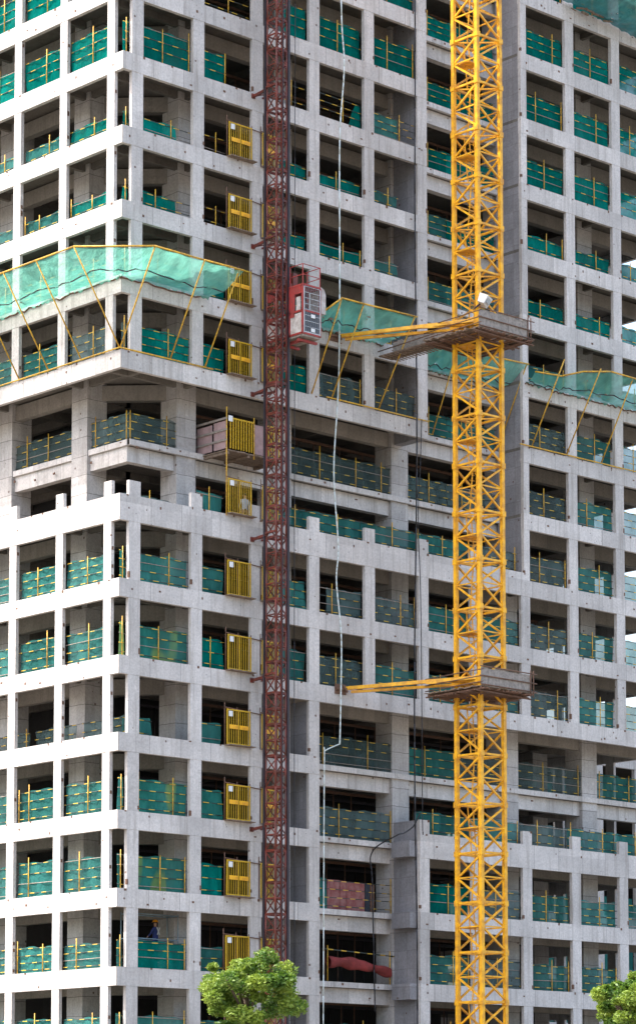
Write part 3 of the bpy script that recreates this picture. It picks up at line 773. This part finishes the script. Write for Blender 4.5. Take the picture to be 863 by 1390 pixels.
mb = MB(); mb.bar((27.0, -.07, ZB), (39.9, -.07, ZB), .08, n=6); tag(mb.build('base_pipe', M_post), 'long yellow pipe along the beam of the block right of the crane', 'pipe')
# upper net at the very top right with rubble on the beam
tn = catch_net('dusty dark green net sagging over the topmost beam at the upper right', [(30.6, -.04, 50.7), (33.5, -.04, 50.5), (36.5, -.04, 50.2), (39.8, -.04, 50.2)], [(30.4, -2.3, 51.1), (33.5, -2.5, 51.0), (36.5, -2.6, 51.0), (39.8, -2.5, 51.2)], [], .45, 36, 10, seed=21, m_net=M_top)
mb = MB(); o = Vector((30.6, -.04, 50.7))
for i in range(26):
    x = random.uniform(0, 9); zz = -.15-random.random()*.35; a = random.uniform(-.3, .3); mb.bar((x, -.08-random.random()*.15, zz), (x+random.uniform(.3, .9), -.1-random.random()*.3, zz+a*.3), random.uniform(.04, .12))
mb.build('caught_timber', M_wood, tn)
# ------------------------------------------------------------------ hose and cables
def hang(name, pts, r, m, lab, cat):
    o = Vector(pts[-1]); mb = MB(); P_ = [Vector(p)-o for p in pts]; Q = []
    for i in range(len(P_)-1):
        p0 = P_[max(i-1, 0)]; p1 = P_[i]; p2 = P_[i+1]; p3 = P_[min(i+2, len(P_)-1)]
        for k in range(8):
            t = k/8; Q.append(.5*((2*p1)+(-p0+p2)*t+(2*p0-5*p1+4*p2-p3)*t*t+(-p0+3*p1-3*p2+p3)*t**3))
    Q.append(P_[-1]); mb.path(Q, r, 7); ob = mb.build(name, m); ob.location = o; tag(ob, lab, cat)
hang('hose', [(13.8, -.3, 57), (13.81, -.3, 45.8), (14.01, -.3, 42.4), (13.7, -.3, 38.5), (13.69, -.3, 31.3), (13.6, -.3, 26), (13.28, -.3, 21.5), (13.58, -.3, 17.8), (13.45, -.3, 16), (13.77, -.3, 13.4), (13.75, -.3, 10.5), (13.67, -.3, 7.9)], .038, M_hose, 'long white hose hanging down the facade between red mast and crane', 'hose')
hang('pipe', [(13.67, -.28, 7.92), (12.72, -.28, 7.5), (12.66, -.28, 7.2), (12.62, -.28, 2), (12.58, -.28, -6)], .03, M_hose, 'thin pale pipe running down from the end of the white hose', 'pipe')
hang('cable', [(19.0, -.25, 57), (19.1, -.25, 47.3), (19.04, -.25, 35.5), (19.12, -.25, 24), (18.9, -.25, 12.6), (18.9, -.25, 5), (19.02, -.25, -2), (19, -.25, -14)], .04, M_cable, 'black cable hanging beside the recess left of the crane, full height', 'cable')
hang('cable', [(19.5, -.22, 25.2), (19.4, -.22, 23), (19.2, -.25, 20), (19.4, -.22, 15), (19.45, -.22, 5), (19.5, -.22, 4)], .022, M_cable, 'thin second black cable beside the recess left of the crane', 'cable')
hang('cable', [(19.3, -.2, 4.95), (18.9, -.15, 4.3), (18.3, -.1, 3.9), (17.69, -.1, 3.7), (17.68, 1.6, 3.0), (17.7, 1.6, 1.3), (17.87, 1.6, -5)], .035, M_cable, 'black cable looping round the pier at the lower wide bay', 'cable')
hang('cable', [(10.75, -.25, 57), (10.7, -.25, 30), (10.7, -.25, 10), (10.75, -.25, -14)], .018, M_cable, 'thin black cable just right of the red mast', 'cable')
# ------------------------------------------------------------------ red things in the lower wide bay
rp = empty('form_panel_stack', (15.3, 2.35, 0)); tag(rp, 'row of red and pink formwork panels standing behind rails in the wide bay', 'panels')
for i, (w_, m_) in enumerate(((.85, M_redp), (.45, M_redp), (1.25, M_redp), (.35, M_navy), (.3, M_rust))):
    x = [0, .87, 1.34, 2.61, 2.98][i]; o_ = MB().box(x, x+w_-.02, 0, .06, .02, 1.55-.02*i).build('panel', m_, rp)
rr = empty('canvas_roll', (14.8, 1.5, -3.6+.0)); tag(rr, 'red canvas hanging in folds on the rail at the bottom of the wide bay', 'canvas')
def cf(u, v):
    th = v*2*math.pi; k = .30*(1-.25*u) + .05*math.sin(u*11+th*2)+.03*math.sin(u*23); sg = 1.02-.30*u+.1*math.sin(u*4)
    return (.1+u*4.3, .35+.7*k*math.cos(th), sg+k*math.sin(th)*(1.15 if math.sin(th) < 0 else .8))
MB().grid(cf, 46, 14).build('canvas', plain('red_canvas', (.22, .028, .025), .85, 0, .5, 2), rr)
MB().bar((-.3, .4, 1.62), (4.7, .4, 1.45), .06, n=6).build('rail', M_rail, rr); MB().bar((.1, .4, 0), (.1, .4, 1.8), .06, n=6).build('post', M_post, rr); MB().bar((4.4, .4, 0), (4.4, .4, 1.7), .06, n=6).build('post', M_post, rr)
# ------------------------------------------------------------------ people
def person(loc, rz, lab, shirt, trousers, helmet, arms):
    r = empty('person', loc, rz); tag(r, lab, 'person')
    J = {'pel': (0,0,.95,.13), 'wst': (0,0,1.08,.125), 'chs': (0,.01,1.34,.16), 'nck': (0,0,1.50,.06), 'hd0': (0,-.01,1.58,.07), 'hd1': (0,-.01,1.70,.085),
         'lh': (-.10,0,.88,.10), 'lk': (-.11,-.02,.5,.065), 'la': (-.11,0,.09,.045), 'lt': (-.11,-.14,.04,.04),
         'rh': (.10,0,.88,.10), 'rk': (.12,-.04,.5,.065), 'ra': (.12,.03,.09,.045), 'rt': (.12,-.11,.04,.04)}
    J['ls'] = (-.19,0,1.42,.07); J['rs'] = (.19,0,1.42,.07)
    J['le'], J['lw'] = arms[0]; J['re'], J['rw'] = arms[1]
    E = [('pel','wst'),('wst','chs'),('chs','nck'),('nck','hd0'),('hd0','hd1'),('pel','lh'),('lh','lk'),('lk','la'),('la','lt'),('pel','rh'),('rh','rk'),('rk','ra'),('ra','rt'),
         ('chs','ls'),('ls','le'),('le','lw'),('chs','rs'),('rs','re'),('re','rw')]
    for s in 'lr':   # palm, thumb and four fingers
        w_ = Vector(J[s+'w'][:3]); e = Vector(J[s+'e'][:3]); d_ = (w_-e).normalized(); sd = d_.cross(Vector((0,1,0))).normalized() if abs(d_.y) < .9 else Vector((1,0,0))
        pm = w_+d_*.06; J[s+'p'] = (*pm, .032); E.append((s+'w', s+'p'))
        for i, l in enumerate((.075, .085, .08, .06)):
            q = pm+sd*(i-1.5)*.022+d_*.035; q2 = q+d_*l*.5+Vector((0,-.03,0))
            J[f'{s}f{i}'] = (*q, .010); J[f'{s}g{i}'] = (*q2, .008); E += [(s+'p', f'{s}f{i}'), (f'{s}f{i}', f'{s}g{i}')]
        q = pm-sd*.05-d_*.005+Vector((0,-.02,0)); J[s+'t2'] = (*q, .011); E.append((s+'p', s+'t2'))
    ks = list(J); me = bpy.data.meshes.new('body'); me.from_pydata([J[k][:3] for k in ks], [(ks.index(a), ks.index(b)) for a, b in E], [])
    o = bpy.data.objects.new('body', me); C.objects.link(o)
    sk = o.modifiers.new('s', 'SKIN'); sk.use_smooth_shade = True
    for i, k in enumerate(ks): me.skin_vertices[0].data[i].radius = (J[k][3], J[k][3])
    me.skin_vertices[0].data[0].use_root = True
    o.modifiers.new('b', 'SUBSURF').levels = 1
    dg = bpy.context.evaluated_depsgraph_get(); me2 = bpy.data.meshes.new_from_object(o.evaluated_get(dg)); bpy.data.objects.remove(o)
    me2.materials.clear()
    for m_ in (M_skin, shirt, trousers, M_dark): me2.materials.append(m_)
    hands = [Vector(J['lw'][:3]), Vector(J['rw'][:3])]
    for p in me2.polygons:
        c = p.center; k = 1
        if c.z > 1.5: k = 0
        elif c.z < .12: k = 3
        elif c.z < 1.0 and abs(c.x) < .24: k = 2
        for s, h_ in zip('lr', hands):
            e = Vector(J[s+'e'][:3]); d_ = (h_-e).normalized()
            if (c-h_).dot(d_) > -.01 and (c-h_).length < .25: k = 0
        p.material_index = k; p.use_smooth = True
    b = bpy.data.objects.new('body', me2); C.objects.link(b); b.parent = r
    # face details stay small: nose, ears, eyes
    f = MB(); f.add([(-.012,-.095,1.655),(.012,-.095,1.655),(0,-.118,1.63),(0,-.09,1.685)], [(0,2,1),(0,3,2),(2,3,1)]); [f.bar((s*.088, 0, 1.63), (s*.09, .005, 1.68), .03) for s in (-1, 1)]; f.build('face', M_skin, r)
    f = MB(); [f.box(s*.032-.01, s*.032+.01, -.096, -.088, 1.668, 1.678) for s in (-1, 1)]; f.build('eyes', M_dark, r)
    def hair(u, v):
        th = u*2*math.pi; ph_ = v*math.pi*.5; return (math.cos(th)*.098*math.cos(ph_), -.01+math.sin(th)*.108*math.cos(ph_), 1.70+.09*math.sin(ph_))
    MB().grid(hair, 16, 6).build('hair' if not helmet else 'hair', M_dark, r)
    if helmet:
        def hm(u, v):
            th = u*2*math.pi; ph_ = max(0, v*1.2-.2)*math.pi*.5/1.0; k = 1.35 if v < .1 else 1.0
            return (math.cos(th)*.125*math.cos(ph_)*k, -.01+math.sin(th)*.145*math.cos(ph_)*k, 1.715+.13*math.sin(ph_))
        MB().grid(hm, 18, 8).build('helmet', M_helm, r)
    return r
wk = person((3.85, 1.9, -3.6+.62), R(200), 'person in dark blue overalls and orange helmet, back turned, behind the net', M_blue, M_blue, True,
       (((-.3, -.05, 1.2, .05), (-.26, -.22, 1.02, .035)), ((.3, -.05, 1.2, .05), (.24, -.25, 1.05, .035))))
mb = MB()
for s in (-1, 1): mb.bar((s*.12, .16, 1.46), (-s*.1, .17, 1.12), .035)
mb.build('harness', M_white, wk)
person((9.55, -2.2, 27.14), R(-15), 'person in dark clothes standing inside the lift cage', M_navy, M_navy, False,
       (((-.28, .0, 1.16, .05), (-.25, -.08, .93, .035)), ((.28, 0, 1.16, .05), (.2, -.22, 1.05, .035))))
person((8.35, .75, 18.0), R(-20), 'person in pale blue shirt standing between the two yellow gates above the parapet', M_pale, M_navy, False,
       (((-.28, .0, 1.16, .05), (-.26, -.1, .92, .035)), ((.28, 0, 1.16, .05), (.26, -.12, .93, .035))))
# mobile scaffold the blue worker stands on
ms = empty('mobile_scaffold', (2.0, 2.2, -3.6)); tag(ms, 'pale blue pipe scaffold frame around the worker in blue', 'scaffold')
M_pb = plain('pale_blue_pipe', (.30, .42, .5), .5)
mb = MB(); [mb.bar((x, y, 0), (x, y, 2.75), .05, n=6) for x in (.1, 2.9) for y in (-.7, .1)]; mb.build('upright', M_pb, ms)
mb = MB(); [mb.bar((.1, y, z_), (2.9, y, z_), .05, n=6) for y in (-.7, .1) for z_ in (1.5, 2.65)]; [mb.bar((x, -.7, z_), (x, .1, z_), .04, n=6) for x in (.1, 2.9) for z_ in (.6, 1.5, 2.65)]; mb.build('crossbar', M_pb, ms)
MB().box(.05, 2.95, -.65, .05, .57, .62).build('deck', M_wood, ms)
# ------------------------------------------------------------------ rear building seen through the open bays
rear = empty('rear_building', (52, 24, -14.4)); tag(rear, 'pale concrete frame building farther back, glimpsed through the open right bays', 'building')
mb = MB()
for n in range(0, 8): mb.box(0, 40, 0, .3, n*3.6+2.8, n*3.6+3.6)
mb.build('edge_beam', M_face, rear)
mb = MB()
for j in range(11): mb.box(j*3.9, j*3.9+.7, .02, .28, 0, 7*3.6+2.79)
mb.build('facade_column', M_face, rear)
mb = MB(); [mb.box(0, 40, .31, 14, n*3.6+3.4, n*3.6+3.59) for n in range(8)]; mb.build('floor_slab', M_soff, rear)
mb = MB(); mb.box(3, 37, 7, 7.4, 0, 28.5); mb.build('shade_core_wall', M_core_shade, rear)  # same near-black shade colour as the tower core
gl = MB(); [gl.box(j*3.9+.72, j*3.9+3.88, .33, .36, n*3.6, n*3.6+1.3) for n in range(8) for j in range(10) if (j*7+n*3) % 5]; gl.build('edge_net', M_M, rear)
# ------------------------------------------------------------------ trees in front
def leafmat(name, a, b_):
    m, t, b = mat(name); oi = N(t, 'ShaderNodeTexCoord').outputs['Object']
    c = mix(t, ramp(t, noise(t, oi, 1.3, 3), [(.4, (0, 0, 0)), (.6, (1, 1, 1))]), a, b_)
    t.links.new(c, b.inputs['Base Color']); b.inputs['Roughness'].default_value = .55
    b.inputs['Transmission Weight'].default_value = 0
    df = N(t, 'ShaderNodeBsdfTranslucent'); t.links.new(c, df.inputs[0]); ms_ = N(t, 'ShaderNodeMixShader'); ms_.inputs[0].default_value = .35
    out = t.nodes['Material Output']; t.links.new(b.outputs[0], ms_.inputs[1]); t.links.new(df.outputs[0], ms_.inputs[2]); t.links.new(ms_.outputs[0], out.inputs[0])
    return m
M_leaf = leafmat('leaf', (.07, .15, .015), (.24, .32, .04))
def tree(loc, ztop, rad, seed, lab):
    rnd = random.Random(seed); r = empty('tree', (loc[0], loc[1], -14.4)); tag(r, lab, 'tree', 'tree tops in front of the tower')
    Ht = ztop+14.4; zc = Ht-rad*.85
    tk = MB()
    for i in range(5):
        z0 = zc*i/5; z1 = zc*(i+1)/5; tk.bar((.1*math.sin(i), 0, z0), (.1*math.sin(i+1), 0, z1), .36-.04*i, n=8)
    clumps = []
    for k in range(60):
        while True:
            p = Vector((rnd.uniform(-1, 1), rnd.uniform(-1, 1), rnd.uniform(-.8, 1)))
            if .35 < p.length < 1: break
        p = Vector((p.x*rad, p.y*rad, zc+p.z*rad*.82)); clumps.append((p, rad*rnd.uniform(.1, .27)))
    for p, _ in clumps[:14]: tk.bar((0, 0, zc-rad*.5), p, .09, n=5)
    tk.build('trunk', M_bark, r)
    vs, fs = [], []
    for p, s in clumps:
        for k in range(420):
            d_ = Vector((rnd.gauss(0, 1), rnd.gauss(0, 1), rnd.gauss(0, 1))).normalized()*s*rnd.uniform(.5, 1.12)
            c = p+Vector((d_.x, d_.y, d_.z*.75)); q = Vector((rnd.gauss(0, 1), rnd.gauss(0, 1), rnd.gauss(0, .5))).normalized()
            q2 = q.cross(Vector((rnd.gauss(0, 1), rnd.gauss(0, 1), rnd.gauss(0, 1)))).normalized(); l = rnd.uniform(.055, .10); w_ = l*.42
            o_ = len(vs); vs += [c-q*l, c+q2*w_, c+q*l, c-q2*w_]; fs.append((o_, o_+1, o_+2, o_+3))
    mb = MB(); mb.add(vs, fs); mb.build('crown', M_leaf, r)
tree((-17.4, -28.7), -5.25, 1.75, 5, 'bright green tree top poking up below the red hoist mast')
tree((-7.9, -37.8), -5.85, 1.5, 9, 'small green tree top at the lower right edge')
